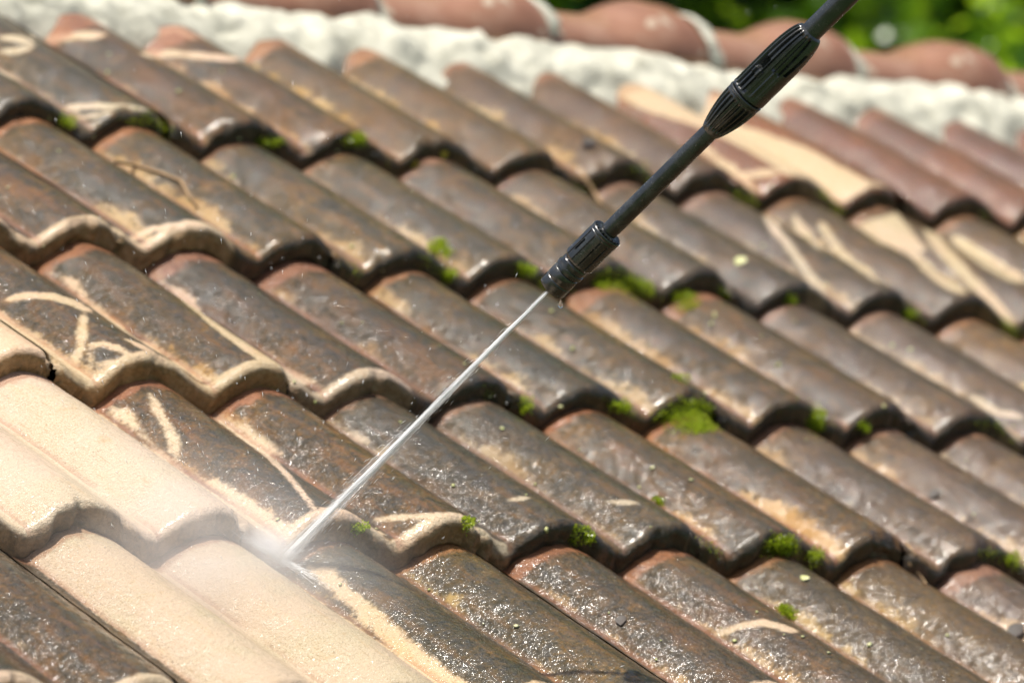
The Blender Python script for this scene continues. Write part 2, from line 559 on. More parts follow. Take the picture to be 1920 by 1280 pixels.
# surface tree of the visible tiles
bv, bf, bo, binfo = [], [], 0, []
for (j, k0, fine, v, f, *_r) in tiles:
    if fine:
        bv.append(v)
        bf.append(f + bo)
        binfo.append((bo, j, k0))
        bo += len(v)
bfv = np.concatenate(bf)
face_row = np.concatenate([np.full(len(f), inf[1]) for f, inf in zip(bf, binfo)])
BVH = BVHTree.FromPolygons(np.concatenate(bv).tolist(), bfv.tolist())


def on_roof(x, y):
    """the point of the tiled surface seen at a place in the picture: location, normal, course, u, v"""
    d = Vector(ray(x, y)).normalized()
    loc, nor, idx, dist = BVH.ray_cast(Vector(CAM), d)
    if loc is None:
        return None
    l = np.array(loc)
    if nor.dot(d) > 0:
        nor = -nor
    return l, np.array(nor), int(face_row[idx]), float(l @ UA) + UOFF, float(l @ VA)


# ---- washed streaks: outlines on the tiles (line, width)
STROKES = [
    ([(0, 560), (40, 550), (90, 551), (130, 563), (170, 582)], 13),
    ([(153, 580), (150, 612), (148, 645), (136, 680)], 22),
    ([(166, 690), (164, 645), (186, 638), (215, 647), (252, 668)], 12),
    ([(172, 680), (210, 671), (248, 668)], 9),
    ([(225, 630), (262, 646), (305, 672)], 8),
    ([(275, 735), (300, 780), (318, 815), (332, 862)], 19),
    ([(362, 752), (430, 800), (500, 852), (552, 905), (592, 958)], 10),
    ([(700, 972), (760, 966), (820, 963), (876, 977)], 12),
    ([(718, 1011), (764, 1012)], 14),
    ([(958, 939), (1002, 935)], 10), ([(1138, 942), (1205, 946)], 10),
    ([(1350, 1194), (1400, 1174), (1440, 1170), (1505, 1188)], 13),
    ([(0, 72), (45, 77), (66, 88), (40, 98), (0, 99)], 13),
    ([(0, 132), (45, 156)], 10),
    ([(60, 72), (120, 67), (195, 62)], 16),
    ([(255, 98), (330, 100), (445, 108)], 13), ([(275, 66), (320, 50), (360, 70)], 12),
    ([(120, 205), (190, 200), (285, 213)], 12), ([(150, 222), (200, 217), (240, 220)], 9),
    ([(240, 458), (290, 432), (360, 428), (425, 446)], 13),
    ([(1310, 270), (1390, 330), (1432, 372)], 18), ([(1385, 330), (1470, 326)], 14),
    ([(1430, 405), (1482, 470), (1545, 562)], 19), ([(1490, 405), (1535, 465)], 22),
    ([(1540, 415), (1580, 475), (1602, 492), (1650, 528)], 17),
    ([(1690, 450), (1760, 520), (1815, 552)], 20), ([(1735, 430), (1800, 500), (1860, 560), (1905, 612)], 24),
    ([(1780, 440), (1860, 495), (1920, 530)], 24),
    ([(1815, 735), (1865, 768), (1925, 782)], 14), ([(1885, 800), (1915, 838)], 26),
    ([(680, 985), (720, 1000)], 8),
]
PATCHES = [
    [(85, 505), (142, 518), (165, 562), (210, 592), (250, 632), (290, 640), (330, 672), (400, 706), (372, 712), (300, 662), (230, 620), (150, 562)],
    [(298, 528), (345, 540), (375, 585), (440, 628), (520, 680), (600, 715), (560, 722), (480, 672), (400, 615)],
    [(425, 782), (470, 800), (515, 838), (528, 852), (500, 850), (455, 815)],
    [(640, 795), (690, 812), (704, 832), (672, 830)],
    [(556, 1055), (625, 1058), (655, 1100), (705, 1132), (765, 1190), (835, 1245), (890, 1282), (800, 1285), (700, 1185), (620, 1105)],
    [(195, 762), (235, 765), (262, 800), (290, 835), (340, 882), (300, 856), (230, 795)],
    [(1138, 168), (1162, 140), (1240, 170), (1345, 220), (1515, 278), (1706, 380), (1600, 398), (1540, 372), (1440, 305), (1330, 246), (1200, 208)],
    [(1290, 192), (1345, 178), (1400, 200), (1390, 225), (1330, 215)],
    [(1600, 420), (1685, 400), (1745, 470), (1700, 475), (1650, 455)],
    [(1840, 590), (1870, 570), (1905, 610), (1900, 630)],
    [(360, 885), (430, 905), (520, 965), (560, 985), (520, 1005), (440, 950)],
]


def px_outline(line, w):
    pts = np.array(line, float)
    out = []
    for a, b in zip(pts[:-1], pts[1:]):
        n = max(2, int(np.linalg.norm(b - a) / 6))
        for i in range(n):
            out.append(a + (b - a) * i / n)
    out.append(pts[-1])
    out = np.array(out)
    t = np.gradient(out, axis=0)
    t /= np.linalg.norm(t, axis=1)[:, None] + 1e-9
    nn = np.stack([-t[:, 1], t[:, 0]], -1)
    m = len(out)
    ww = w * 0.5 * np.minimum(1, 0.35 + 0.65 * np.minimum(np.arange(m), np.arange(m)[::-1]) / 4.0)[:, None]
    return np.concatenate([out + nn * ww, (out - nn * ww)[::-1]])


def densify(poly, step=7):
    poly = np.array(poly, float)
    o = []
    for a, b in zip(poly, np.roll(poly, -1, 0)):
        n = max(1, int(np.linalg.norm(b - a) / step))
        for i in range(n):
            o.append(a + (b - a) * i / n)
    return np.array(o)


OUT = []
for pts in [px_outline(l, w) for l, w in STROKES] + [densify(p) for p in PATCHES]:
    hits = [on_roof(x, y) for x, y in pts]
    rows = [h[2] for h in hits if h]
    if not rows:
        continue
    for row in set(rows):
        if rows.count(row) < max(6, 0.25 * len(rows)):
            continue
        OUT.append((row, np.array([(h[3], h[4]) for h in hits if h and h[2] == row])))


def poly_sd(pts, poly):
    """signed distance, negative inside"""
    d = np.full(len(pts), 1e9)
    ins = np.zeros(len(pts), bool)
    for a, b in zip(poly, np.roll(poly, -1, 0)):
        e = b - a
        w = pts - a
        L = e @ e
        tt = np.clip((w @ e) / L, 0, 1) if L > 1e-14 else np.zeros(len(pts))
        q = w - tt[:, None] * e
        d = np.minimum(d, np.sqrt((q * q).sum(1)))
        c = (a[1] > pts[:, 1]) != (b[1] > pts[:, 1])
        if abs(e[1]) > 1e-12:
            xi = a[0] + e[0] * (pts[:, 1] - a[1]) / e[1]
            ins ^= c & (pts[:, 0] < xi)
    return np.where(ins, -d, d)


CLEAN_ROLLS = {0: (-9, 2.0), 1: (-9, 2.03), -1: (0.0, 2.0), -2: (-9, 0.4)}     # course -> washed range in rolls
NOSE_WASHED = {1: 4.75, 2: 4.75, 0: 4.0, -1: 4.6}

roof = empty('roof')
tag(roof, 'wet weathered roof of double-roll concrete tiles climbing to a mortared ridge', 'roof', kind='structure')

for (j, k0, fine, v, f, u_f, v_f, n_f, f_f, vo_f) in tiles:
    kk = u_f / P
    sd = np.full(len(v), 25.0)
    if j in CLEAN_ROLLS:
        a, b = CLEAN_ROLLS[j]
        s = np.maximum(a - kk, kk - b) * P * 1000.0
        sd = np.minimum(sd, s)
    if fine:
        pts = np.stack([u_f, v_f], -1)
        for row, poly in OUT:
            if row != j or len(poly) < 3:
                continue
            lo, hi = poly.min(0) - 0.03, poly.max(0) + 0.03
            sel = np.where((pts[:, 0] > lo[0]) & (pts[:, 0] < hi[0]) & (pts[:, 1] > lo[1]) & (pts[:, 1] < hi[1]))[0]
            if len(sel) == 0:
                continue
            sd[sel] = np.minimum(sd[sel], poly_sd(pts[sel], poly) * 1000.0)
    if j in NOSE_WASHED:
        lim = NOSE_WASHED[j]
        s = np.maximum((kk - lim) * P * 1000.0, (vo_f - 0.016) * 1000.0)
        sd = np.minimum(sd, s)
    sd = np.clip(sd, -25, 25)
    if j == 3:
        tone = smooth(8.5, 12.0, kk)
        orange = smooth(4.5, 9, kk) * (1 - smooth(10.5, 13, kk))
    else:
        tone = 0.85 * smooth(3.5, 12.0, kk + 1.2 * (0 - j) + 1.6 * fbm(u_f * 4, v_f * 4, 0, 77, 2)) * 0.8
        orange = np.zeros(len(kk))
    ctr = W((k0 + 1 + JOINT) * P, j * G, 0.0)
    attrs = {'ruv': ('FLOAT_VECTOR', np.stack([u_f, v_f, n_f], -1)), 'clean': ('FLOAT', sd), 'uu': ('FLOAT', kk + 40.0),
             'vv': ('FLOAT', vo_f / G), 'face': ('FLOAT', f_f), 'tone': ('FLOAT', tone), 'orange': ('FLOAT', orange)}
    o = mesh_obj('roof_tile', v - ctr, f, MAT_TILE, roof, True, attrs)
    o.location = ctr
    if j in (0, -1) and k0 in (-1,):
        o['label'] = 'tile washed back to pale sand colour'

# underlay sheets of both slopes
RY, RZ = 1.26, 0.714
uL, uR = -7.2 * P, 24.6 * P
vb = -3 * G + 0.02
lowf = W(np.array([uL, uR]), np.array([vb, vb]), np.array([-0.03, -0.03]))
topf = np.array([[uL, RY, RZ - 0.06], [uR, RY, RZ - 0.06]])
back = lowf.copy()
back[:, 1] = 2 * RY - lowf[:, 1]
g = Geo()
for sh in (0.0, 0.02):
    dz = np.array([0, 0, -sh])
    g.add(np.concatenate([lowf + dz, topf + dz]), [[0, 1, 3, 2]])
    g.add(np.concatenate([topf + dz, back + dz]), [[0, 1, 3, 2]])
g.build('roof_deck', MAT_DECK, roof, False)

# ---- ridge tiles
RL = 1.93 * P
r_first = 11.9 * P - 8 * RL - 0.031


def ridge_tile(i):
    ns, na = 44, 30
    s = np.linspace(0, 1, ns)
    L = RL + 0.02
    hump = smooth(0.48, 0.80, s) * (1 - 0.25 * smooth(0.92, 1.0, s))
    a = 0.087 + 0.007 * hump
    b = 0.058 + 0.027 * hump
    th = np.linspace(-0.06, math.pi + 0.06, na)
    S, T = np.meshgrid(s, th, indexing='ij')
    A, B = a[:, None], b[:, None]
    x = S * L - 0.02
    dz = 0.003 * noise3(S * 3 + i * 5, T * 1.4, i, 4)
    y = -A * np.cos(T)
    z = B * np.sin(T) + dz
    outer = np.stack([x, y, z], -1).reshape(-1, 3)
    inner = np.stack([x, -(A - .014) * np.cos(T), (B - .014) * np.sin(T) - 0.002], -1).reshape(-1, 3)
    f = grid_faces(ns, na).tolist() + (grid_faces(ns, na)[:, ::-1] + ns * na).tolist()
    n0 = ns * na
    for r in (0, ns - 1):
        for c in range(na - 1):
            q = [r * na + c, r * na + c + 1, n0 + r * na + c + 1, n0 + r * na + c]
            f.append(q if r else q[::-1])
    for c in (0, na - 1):
        for r in range(ns - 1):
            q = [r * na + c, r * na + c + na, n0 + r * na + c + na, n0 + r * na + c]
            f.append(q[::-1] if c else q)
    o = mesh_obj('ridge_tile', np.concatenate([outer, inner]), f, MAT_RIDGE, roof)
    o.location = (r_first + i * RL, RY, RZ + 0.018)
    o.rotation_euler = (0.02 * math.sin(i * 2.3), 0.0, 0.012 * math.sin(i * 1.7))
    return o


for i in range(-2, 14):
    ridge_tile(i)

# ---- mortar bedding under the ridge tiles, and its joints between them
nu, nm = 760, 26
us = np.linspace(uL + 0.1, uR - 0.1, nu)
ms = np.linspace(0, 1, nm)
S, Q = np.meshgrid(us, ms, indexing='ij')
edge = 0.016 * fbm(S * 17, 0, 0, 3, 4)
vt, nt_ = 1.384, 0.040 + 0.014 * fbm(S * 14, 0, 5, 41, 3)
vbt = 1.254 + 0.022 * smooth(9.5 * P, 6.2 * P, S) + edge + 0.008 * noise3(S * 6, 0, 1, 8)
V_ = vt + (vbt - vt) * Q
N_ = nt_ * (1 - Q ** 3) - 0.006 * Q ** 3 + 0.006 * np.sin(np.pi * np.clip(Q, 0, 1)) * (0.4 + 0.6 * noise3(S * 11, Q * 3, 0, 12))
N_ = N_ + (0.012 * fbm(S * 34, V_ * 38, 0, 15, 4)) * smooth(0, 0.1, Q) + 0.004 * np.maximum(0, noise3(S * 9, Q * 1.5, 4, 31))
pos = W(S, V_, N_).reshape(-1, 3)
mesh_obj('mortar_bedding', pos, grid_faces(nu, nm)[:, ::-1], MAT_MORTAR, roof)
for i in range(-2, 14):
    ns, na = 9, 40
    s = np.linspace(-0.008, 0.010, ns)
    th = np.linspace(-0.05, math.pi + 0.05, na)
    S, T = np.meshgrid(s, th, indexing='ij')
    swell = 0.003 * np.cos(np.clip(S / 0.011, -1, 1) * math.pi / 2) + 0.004 * noise3(0, T * 1.6, i, 61)
    wob = 0.004 * fbm(S * 90 + i * 3, T * 5, i, 6, 3)
    A = 0.092 + swell + wob
    B = 0.073 + swell + wob
    pos = np.stack([S * (1 + 0.45 * noise3(0, T * 2.7, i, 44)) + 0.010 * noise3(0, T * 2.2, i, 2), -A * np.cos(T), B * np.sin(T)], -1).reshape(-1, 3)
    o = mesh_obj('mortar_joint', pos, grid_faces(ns, na), MAT_MORTAR, roof)
    o.location = (r_first + i * RL, RY, RZ + 0.018)

# walls of the house below
x0, x1 = uL + 0.25, uR - 0.25
y0, y1 = lowf[0][1] + 0.3, back[0][1] - 0.3
zt, zb = lowf[0][2] - 0.05, -4.2
zr = RZ - 0.28
g = Geo()
g.add([(x0, y0, zb), (x1, y0, zb), (x1, y0, zt), (x0, y0, zt)], [[0, 1, 2, 3]])
g.add([(x1, y1, zb), (x0, y1, zb), (x0, y1, zt), (x1, y1, zt)], [[0, 1, 2, 3]])
for x in (x0, x1):
    g.add([(x, y0, zb), (x, y0, zt), (x, RY, zr), (x, y1, zt), (x, y1, zb)], [[0, 1, 2, 3, 4] if x == x0 else [4, 3, 2, 1, 0]])
w = g.build('house_wall', MAT_WALL, None, False)
tag(w, 'pale plastered house walls under the tiled roof', 'wall', kind='structure')

# ------------------------------------------------------------------ ground and trees
n = 60
gx, gy = np.meshgrid(np.linspace(-150, 150, n), np.linspace(-150, 150, n), indexing='ij')
gz = -4.2 + 0.1 * noise3(gx * 0.1, gy * 0.1, 0, 3)
lawn = mesh_obj('ground', np.stack([gx, gy, gz], -1).reshape(-1, 3), grid_faces(n, n), MAT_LAWN)
tag(lawn, 'grassy garden ground around the house', 'ground', kind='structure')


def make_tree(label, base, height, crown_r, crown_h, nleaf, lsize, mat, seed, crown_c=None, lean=(0, 0)):
    rng = np.random.default_rng(seed)
    root = empty('broadleaf_tree', base)
    tag(root, label, 'tree', 'trees behind the ridge')
    top = np.array([lean[0], lean[1], height])
    g = Geo()
    pts = [top * s + np.array([0.12 * math.sin(5 * s + seed), 0.12 * math.cos(4 * s + seed), 0]) * s for s in np.linspace(0, 0.95, 10)]
    g.tube(pts, np.linspace(0.17, 0.05, 10), 10)
    cc = np.array([lean[0], lean[1], height - crown_h * 0.85]) if crown_c is None else np.array(crown_c, float)
    clumps = []
    for i in range(46):
        d = rng.normal(size=3)
        d /= np.linalg.norm(d)
        q = cc + d * np.array([crown_r, crown_r, crown_h]) * rng.uniform(0.35, 0.98) ** 0.6
        clumps.append((q, rng.uniform(0.28, 0.55) * crown_r * 0.55))
    for i in range(14):
        s = rng.uniform(0.45, 0.92)
        a = pts[int(s * 9)]
        b = clumps[i * 3][0]
        mid_ = (a + b) / 2 + np.array([0, 0, 0.15])
        g.tube([a, mid_, b], [0.05, 0.03, 0.01], 6)
    g.build('trunk', MAT_BARK, root)
    cidx = rng.integers(0, len(clumps), nleaf)
    cp = np.array([c[0] for c in clumps])[cidx]
    cr = np.array([c[1] for c in clumps])[cidx]
    d = rng.normal(size=(nleaf, 3))
    d /= np.linalg.norm(d, axis=1)[:, None]
    p = cp + d * (cr * rng.uniform(0.2, 1.0, nleaf) ** 0.5)[:, None]
    ax = rng.normal(size=(nleaf, 3)) + np.array([0, 0, -0.3])
    ax /= np.linalg.norm(ax, axis=1)[:, None]
    up = rng.normal(size=(nleaf, 3)) * 0.6 + np.array([0, 0, 1.0])
    sd_ = np.cross(ax, up)
    sd_ /= np.linalg.norm(sd_, axis=1)[:, None] + 1e-9
    nn = np.cross(sd_, ax)
    ls = (lsize * rng.uniform(0.6, 1.25, nleaf))[:, None]
    v = np.stack([p, p + ax * ls * .5 + sd_ * ls * .32 + nn * ls * .08, p + ax * ls, p + ax * ls * .5 - sd_ * ls * .32 + nn * ls * .08], 1).reshape(-1, 3)
    b4 = np.arange(nleaf)[:, None] * 4
    f = np.concatenate([b4 + np.array([0, 1, 2]), b4 + np.array([0, 2, 3])])
    lr = np.repeat(np.clip(rng.normal(0.5, 0.25, nleaf), 0, 1), 4)
    mesh_obj('crown', v, f, mat, root, False, {'lr': ('FLOAT', lr)})
    return root


def ground_at(x, y, d):
    p = at_depth(x, y, d)
    return (float(p[0]), float(p[1]), -4.2), float(p[2])


for (lab, px, py, d, r_, hh, up_, nl, ls, mat, seed) in (
        ('sunlit yellow-green tree crown behind the lance and ridge', 1790, 60, 13.0, 1.9, 2.6, 1.3, 24000, 0.095, MAT_LEAF_A, 3),
        ('dark green tree seen over the ridge left of the lance', 1080, 60, 13.8, 1.9, 2.6, 1.4, 38000, 0.085, MAT_LEAF_B, 5),
        ('deep green tree at the picture corner past the last ridge tile', 2350, 120, 14.4, 1.9, 2.6, 1.2, 34000, 0.085, MAT_LEAF_B, 8),
        ('brown-stemmed tree with sparse leaves directly behind the lance coupling', 1440, -60, 15.5, 1.4, 1.6, 1.6, 9000, 0.08, MAT_LEAF_A, 11),
        ('tall deep green tree in the second row behind the sunlit crown', 1650, 0, 19.0, 3.0, 4.2, 2.6, 42000, 0.12, MAT_LEAF_B, 14),
        ('tall deep green tree in the second row behind the dark tree', 700, 0, 19.5, 3.0, 4.2, 2.6, 42000, 0.12, MAT_LEAF_B, 17),
        ('deep green tree hidden behind the ridge at upper left', -300, 0, 16.0, 2.6, 3.4, 1.6, 32000, 0.11, MAT_LEAF_B, 21)):
    base, zc = ground_at(px, py, d)
    H = zc + 4.2 + up_
    make_tree(lab, base, H + hh * 0.6, r_, hh, nl, ls, mat, seed, (0, 0, H))

# ------------------------------------------------------------------ pressure washer lance
hit = on_roof(524, 1056)
HIT = hit[0]
dH = float(-(HIT - CAM) @ C_B)
TIP = at_depth(1033, 541, dH - 0.115)
TOP = at_depth(1582, 0, dH - 0.115 - 0.125)
AX = TOP - TIP
AX /= np.linalg.norm(AX)
tow = CAM - TIP
tow = tow - AX * (tow @ AX)
tow /= np.linalg.norm(tow)
SIDE = np.cross(AX, tow)
if SIDE @ C_R > 0:          # upper-left in the picture
    SIDE = -SIDE
lance = empty('pressure_washer_lance', TIP)
tag(lance, 'black plastic pressure washer lance spraying water down onto the tiles', 'pressure washer')


def lathe(name, ss, rr, fn=None, seg=144, closed0=True, closed1=True, parent=None, mat=None):
    ss, rr = np.asarray(ss, float), np.asarray(rr, float)
    th = np.arange(seg) * 2 * np.pi / seg
    S, T = np.meshgrid(ss, th, indexing='ij')
    R = np.repeat(rr[:, None], seg, 1)
    if fn:
        R = fn(S, T, R)
    pos = (S[..., None] * AX + (R * np.cos(T))[..., None] * tow + (R * np.sin(T))[..., None] * SIDE).reshape(-1, 3)
    f = grid_faces(len(ss), seg, 0, True).tolist()
    n = len(pos)
    ex = []
    if closed0:
        ex.append(ss[0] * AX)
        f += [[(i + 1) % seg, i, n] for i in range(seg)]
    if closed1:
        ex.append(ss[-1] * AX)
        b = (len(ss) - 1) * seg
        f += [[b + i, b + (i + 1) % seg, n + len(ex) - 1] for i in range(seg)]
    v = np.concatenate([pos, np.array(ex)]) if ex else pos
    o = mesh_obj(name, v, f, mat or MAT_PLASTIC, parent or lance)
    me = o.data
    try:
        me.set_sharp_from_angle(angle=math.radians(38))
    except Exception:
        pass
    return o


def wave(T, n, duty=0.5, soft=0.12):
    """grooves: 1 in the groove, 0 on the rib"""
    x = (T * n / (2 * np.pi)) % 1.0
    return smooth(duty - soft, duty + soft, np.abs(x - 0.5) * 2)


mm = 0.001
# front cap with a notch
lathe('nozzle_cap', np.array([0, 0.0, .4, 1, 9.6, 10.2, 10.6, 11.4]) * mm, np.array([8.5, 12.6, 13.1, 13.4, 13.5, 13.4, 12.9, 12.6]) * mm,
      lambda S, T, R: np.where((S < 0.005) & (np.abs(T - 1.35) < 0.13), R - 0.0045, R))
lathe('nozzle_collar', np.array([11.2, 11.4, 12, 21, 21.5, 22, 23.5, 24, 24.3, 27.5, 28, 28.4, 30, 30.4, 33, 33.5, 34.5]) * mm,
      np.array([12.6, 13.2, 13.5, 13.4, 13.1, 12.2, 12.2, 13.6, 14.2, 14.3, 14.1, 13.0, 12.9, 13.4, 13.4, 13.0, 12.6]) * mm)


def body_fn(S, T, R):
    m_ = smooth(0.036, 0.040, S) * (1 - smooth(0.068, 0.071, S))
    gr = wave(T + 0.15, 12, 0.90, 0.06)
    R = R - 0.0011 * gr * m_
    slot = ((S > 0.046) & (S < 0.060) & (np.abs(T - 0.78) < 0.10)).astype(float)
    return R - 0.0035 * slot


lathe('nozzle_body', np.concatenate([np.array([33, 34]), np.linspace(34.5, 39, 8), np.linspace(39.5, 71, 50), np.array([71.6, 72, 74.6, 75.2, 75.6])]) * mm,
      np.concatenate([np.array([11.5, 12.4]), 12.5 + 2.9 * np.sin(np.linspace(0, 1, 8) * math.pi / 2), np.full(50, 15.4), np.array([15.0, 15.4, 15.7, 15.5, 15.1])]) * mm, body_fn, 192, True, False)
# serrated ring at the back of the nozzle body: inner sleeve and single teeth
lathe('rear_sleeve', np.array([75.6, 75.4, 73.0, 72.5, 72.6, 76.5, 77.0, 77.2]) * mm, np.array([15.1, 14.2, 14.0, 13.6, 10.6, 10.4, 9.6, 8.0]) * mm, None, 96, False, False)
for i in range(22):
    a = i * 2 * math.pi / 22
    g = Geo()
    c, s_ = math.cos(a), math.sin(a)
    er = tow * c + SIDE * s_
    et = -tow * s_ + SIDE * c
    vs = []
    for z in (72.4, 76.9):
        for rr_, ww_ in ((10.3, 0.75), (13.9, 1.0)):
            for sg in (-1, 1):
                vs.append(AX * z * mm + er * rr_ * mm + et * sg * ww_ * mm)
    g.add(vs, [[0, 1, 3, 2], [4, 6, 7, 5], [0, 2, 6, 4], [1, 5, 7, 3], [2, 3, 7, 6], [0, 4, 5, 1]])
    g.build('ratchet_tooth', MAT_PLASTIC, lance, False)
lathe('lower_tube', np.linspace(60, 222, 40) * mm, np.full(40, 8.3) * mm, None, 64)


def low_fn(S, T, R):
    s = (S - 0.2125) / 0.043
    sm = smooth(-2.0, -1.5, T - np.where(T > math.pi, 2 * math.pi, 0))
    m_ = smooth(0.04, 0.16, s) * (1 - smooth(0.90, 0.95, s))
    gr = wave(T + 0.1, 20, 0.42, 0.14)
    return R - 0.0030 * gr * m_ * (0.35 + 0.65 * np.clip(s * 1.6, 0, 1)) * sm


s0 = np.linspace(0, 1, 46)
lathe('lower_coupling', np.concatenate([[210.5, 211.5], 212.5 + s0 * 43.0, [256.0]]) * mm,
      np.concatenate([[8.4, 9.3], 9.6 + 7.9 * np.sin(np.clip(s0 * 1.03, 0, 1) * math.pi / 2) ** 0.85, [16.8]]) * mm, low_fn, 240)
lathe('sealing_ring', np.array([255.5, 256, 256.6, 258.2, 258.8, 259.2]) * mm, np.array([13.5, 17.4, 17.9, 17.9, 17.3, 13.5]) * mm, None, 96)


def up_fn(S, T, R):
    s = (S - 0.2610) / 0.081
    Tc = np.where(T > math.pi, T - 2 * math.pi, T)
    m_ = smooth(0.02, 0.05, s) * (1 - smooth(0.93, 0.985, s))
    panel = smooth(-0.62, -0.55, Tc)                       # smooth shell on the lower side
    gr = wave(T + 0.05, 20, 0.40, 0.13) * panel
    flat = ((Tc > -0.55) & (Tc < 0.12)).astype(float) * (1 - smooth(0.42, 0.46, s))   # plain window strip
    R = R - 0.0030 * gr * m_ * (1 - 0.75 * flat)
    slot = ((s > 0.36) & (s < 0.50) & (Tc > 0.42) & (Tc < 0.78)).astype(float)
    R = R - 0.0045 * slot
    slot2 = ((s > 0.47) & (s < 0.80) & (np.abs(Tc + 0.72 + (s - 0.47) * 0.5) < 0.10)).astype(float)
    R = R - 0.0030 * slot2
    br = ((s > 0.25) & (s < 0.33) & (Tc > 0.25) & (Tc < 0.75)).astype(float)
    return R * 1.0 + 0.0012 * br


s1 = np.linspace(0, 1, 74)
prof = np.where(s1 < 0.5, 17.9, 10.2 + 7.7 * np.sqrt(np.clip(1 - ((s1 - 0.5) / 0.5) ** 2.2, 0, 1)))
lathe('upper_coupling', np.concatenate([[260.0, 260.4], 261.0 + s1 * 81.0, [342.6]]) * mm, np.concatenate([[14.0, 17.2], prof, [9.5]]) * mm, up_fn, 260)
lathe('neck', np.array([258.5, 262]) * mm, np.array([14.5, 14.5]) * mm, None, 64)
lathe('upper_tube', np.linspace(330, 900, 60) * mm, np.full(60, 9.8) * mm, None, 64)

# beads of water clinging to the lance
g = Geo()
rb = np.random.default_rng(91)
for i in range(230):
    q = rb.random()
    if q < 0.45:
        sb, rr_ = rb.uniform(0.080, 0.209), 0.0083
    elif q < 0.65:
        sb, rr_ = rb.uniform(0.346, 0.42), 0.0098
    elif q < 0.85:
        sb, rr_ = rb.uniform(0.040, 0.068), 0.0153
    else:
        sb, rr_ = rb.uniform(0.001, 0.0205), 0.01345
    tb = rb.uniform(-1.5, 1.5)
    er = tow * math.cos(tb) + SIDE * math.sin(tb)
    et = np.cross(AX, er)
    rad_ = rb.uniform(0.00012, 0.00045) * (1.5 if rb.random() < 0.08 else 1)
    c = AX * sb + er * rr_
    v = [c + er * rad_ * 0.75]
    for lat, cs_ in ((0.45, 0.75), (-0.1, 1.0)):
        for k in range(8):
            ph = k * math.pi / 4
            v.append(c + er * rad_ * lat + (AX * math.cos(ph) * 1.15 + et * math.sin(ph)) * rad_ * cs_)
    f = [[0, 1 + k, 1 + (k + 1) % 8] for k in range(8)] + [[1 + k, 9 + k, 9 + (k + 1) % 8, 1 + (k + 1) % 8] for k in range(8)]
    g.add(v, f)
o = g.build('water_beads', MAT_WATER, lance)
o['kind'] = 'stuff'

# drop hanging from the nozzle
dp = at_depth(1051, 562, dH - 0.122)
s = np.linspace(0, 1, 20)
th = np.arange(24) * 2 * np.pi / 24
rad = 0.0021 * np.sin(np.pi * s ** 1.9) ** 0.8 + 0.00025 * (1 - s)
pos = []
for si, ri in zip(s, rad):
    for a in th:
        pos.append((ri * math.cos(a), ri * math.sin(a), -0.0085 * si + 0.0006))
o = mesh_obj('water_drop', pos, grid_faces(20, 24, 0, True)[:, ::-1], MAT_WATER)
o.location = dp
tag(o, 'clear water drop hanging from the nozzle cap', 'water drop')

# ------------------------------------------------------------------ jet, splash and mist
rng = np.random.default_rng(7)
J0 = at_depth(1026, 547, dH - 0.1155)
JD = HIT - J0
JL = np.linalg.norm(JD)
JD = JD / JL
ja = np.cross(JD, C_U)
ja /= np.linalg.norm(ja)
jb = np.cross(JD, ja)
g = Geo()
# strands of the jet: thin flat ribbons of broken water
HV = np.array(SUN_DIR) + (CAM - J0) / np.linalg.norm(CAM - J0)


def ribbon(g, pts, wid, jit=0.35):
    pts = np.asarray(pts, float)
    d = pts[-1] - pts[0]
    nrm = HV + rng.normal(size=3) * jit
    a = np.cross(d, nrm)
    a /= np.linalg.norm(a) + 1e-12
    k = len(pts)
    ws = np.array(wid)[:, None]
    v = np.concatenate([pts + a * ws, pts - a * ws])
    g.add(v, [[i, i + 1, k + i + 1, k + i] for i in range(k - 1)])


def sp(q):
    return 0.0005 + 0.0012 * q ** 1.7


for i in range(1500):
    a0 = rng.uniform(-0.05, 1.0)
    L = rng.uniform(0.06, 0.25)
    a1 = min(1.0, a0 + L)
    a0 = max(0.0, a0)
    r0 = rng.normal(size=2)
    if rng.random() < 0.28:
        r0 = r0 * rng.uniform(1.5, 2.4)
    qs = np.linspace(a0, a1, 4)
    pts = [J0 + JD * JL * q + (ja * r0[0] + jb * r0[1]) * sp(q) for q in qs]
    w_ = rng.uniform(0.00008, 0.00022)
    ribbon(g, pts, [w_ * .3, w_, w_, w_ * .3])
jet = g.build('water_jet', MAT_WHITE)
tag(jet, 'thin white high-pressure water jet from nozzle to tiles', 'water jet')

# splash running off along the tile from the point of impact
hn = hit[1]
g = Geo()
upv = -UA * 0.05 + VA
SA, SB = on_roof(446, 1010), on_roof(600, 1098)
for i in range(900):
    far = SA[0] if rng.random() < 0.7 else SB[0]
    q = min(1.0, rng.exponential(0.33))
    st = HIT + (far - HIT) * q + NA * (0.002 + abs(rng.normal(0, 0.0022))) + UA * rng.normal(0, 0.0015)
    d = (far - HIT) / np.linalg.norm(far - HIT) + rng.normal(size=3) * 0.10 + NA * abs(rng.normal(0, 0.08))
    e = st + d * rng.exponential(0.008)
    w_ = rng.uniform(0.00008, 0.00024) * (1.15 - q)
    ribbon(g, [st, (st + e) / 2 + NA * 0.0003, e], [w_ * .5, w_, w_ * .3])
for i in range(500):
    d = rng.normal(size=3)
    d = d / np.linalg.norm(d)
    d = d - NA * min(0, d @ NA) * 2
    st = HIT + d * rng.exponential(0.018)
    e = st + d * rng.uniform(0.001, 0.006)
    w_ = rng.uniform(0.00008, 0.0002)
    ribbon(g, [st, e], [w_, w_])
spl = g.build('water_splash', MAT_WHITE)
tag(spl, 'white water splash where the jet strikes the tile valley', 'splash', kind='stuff')

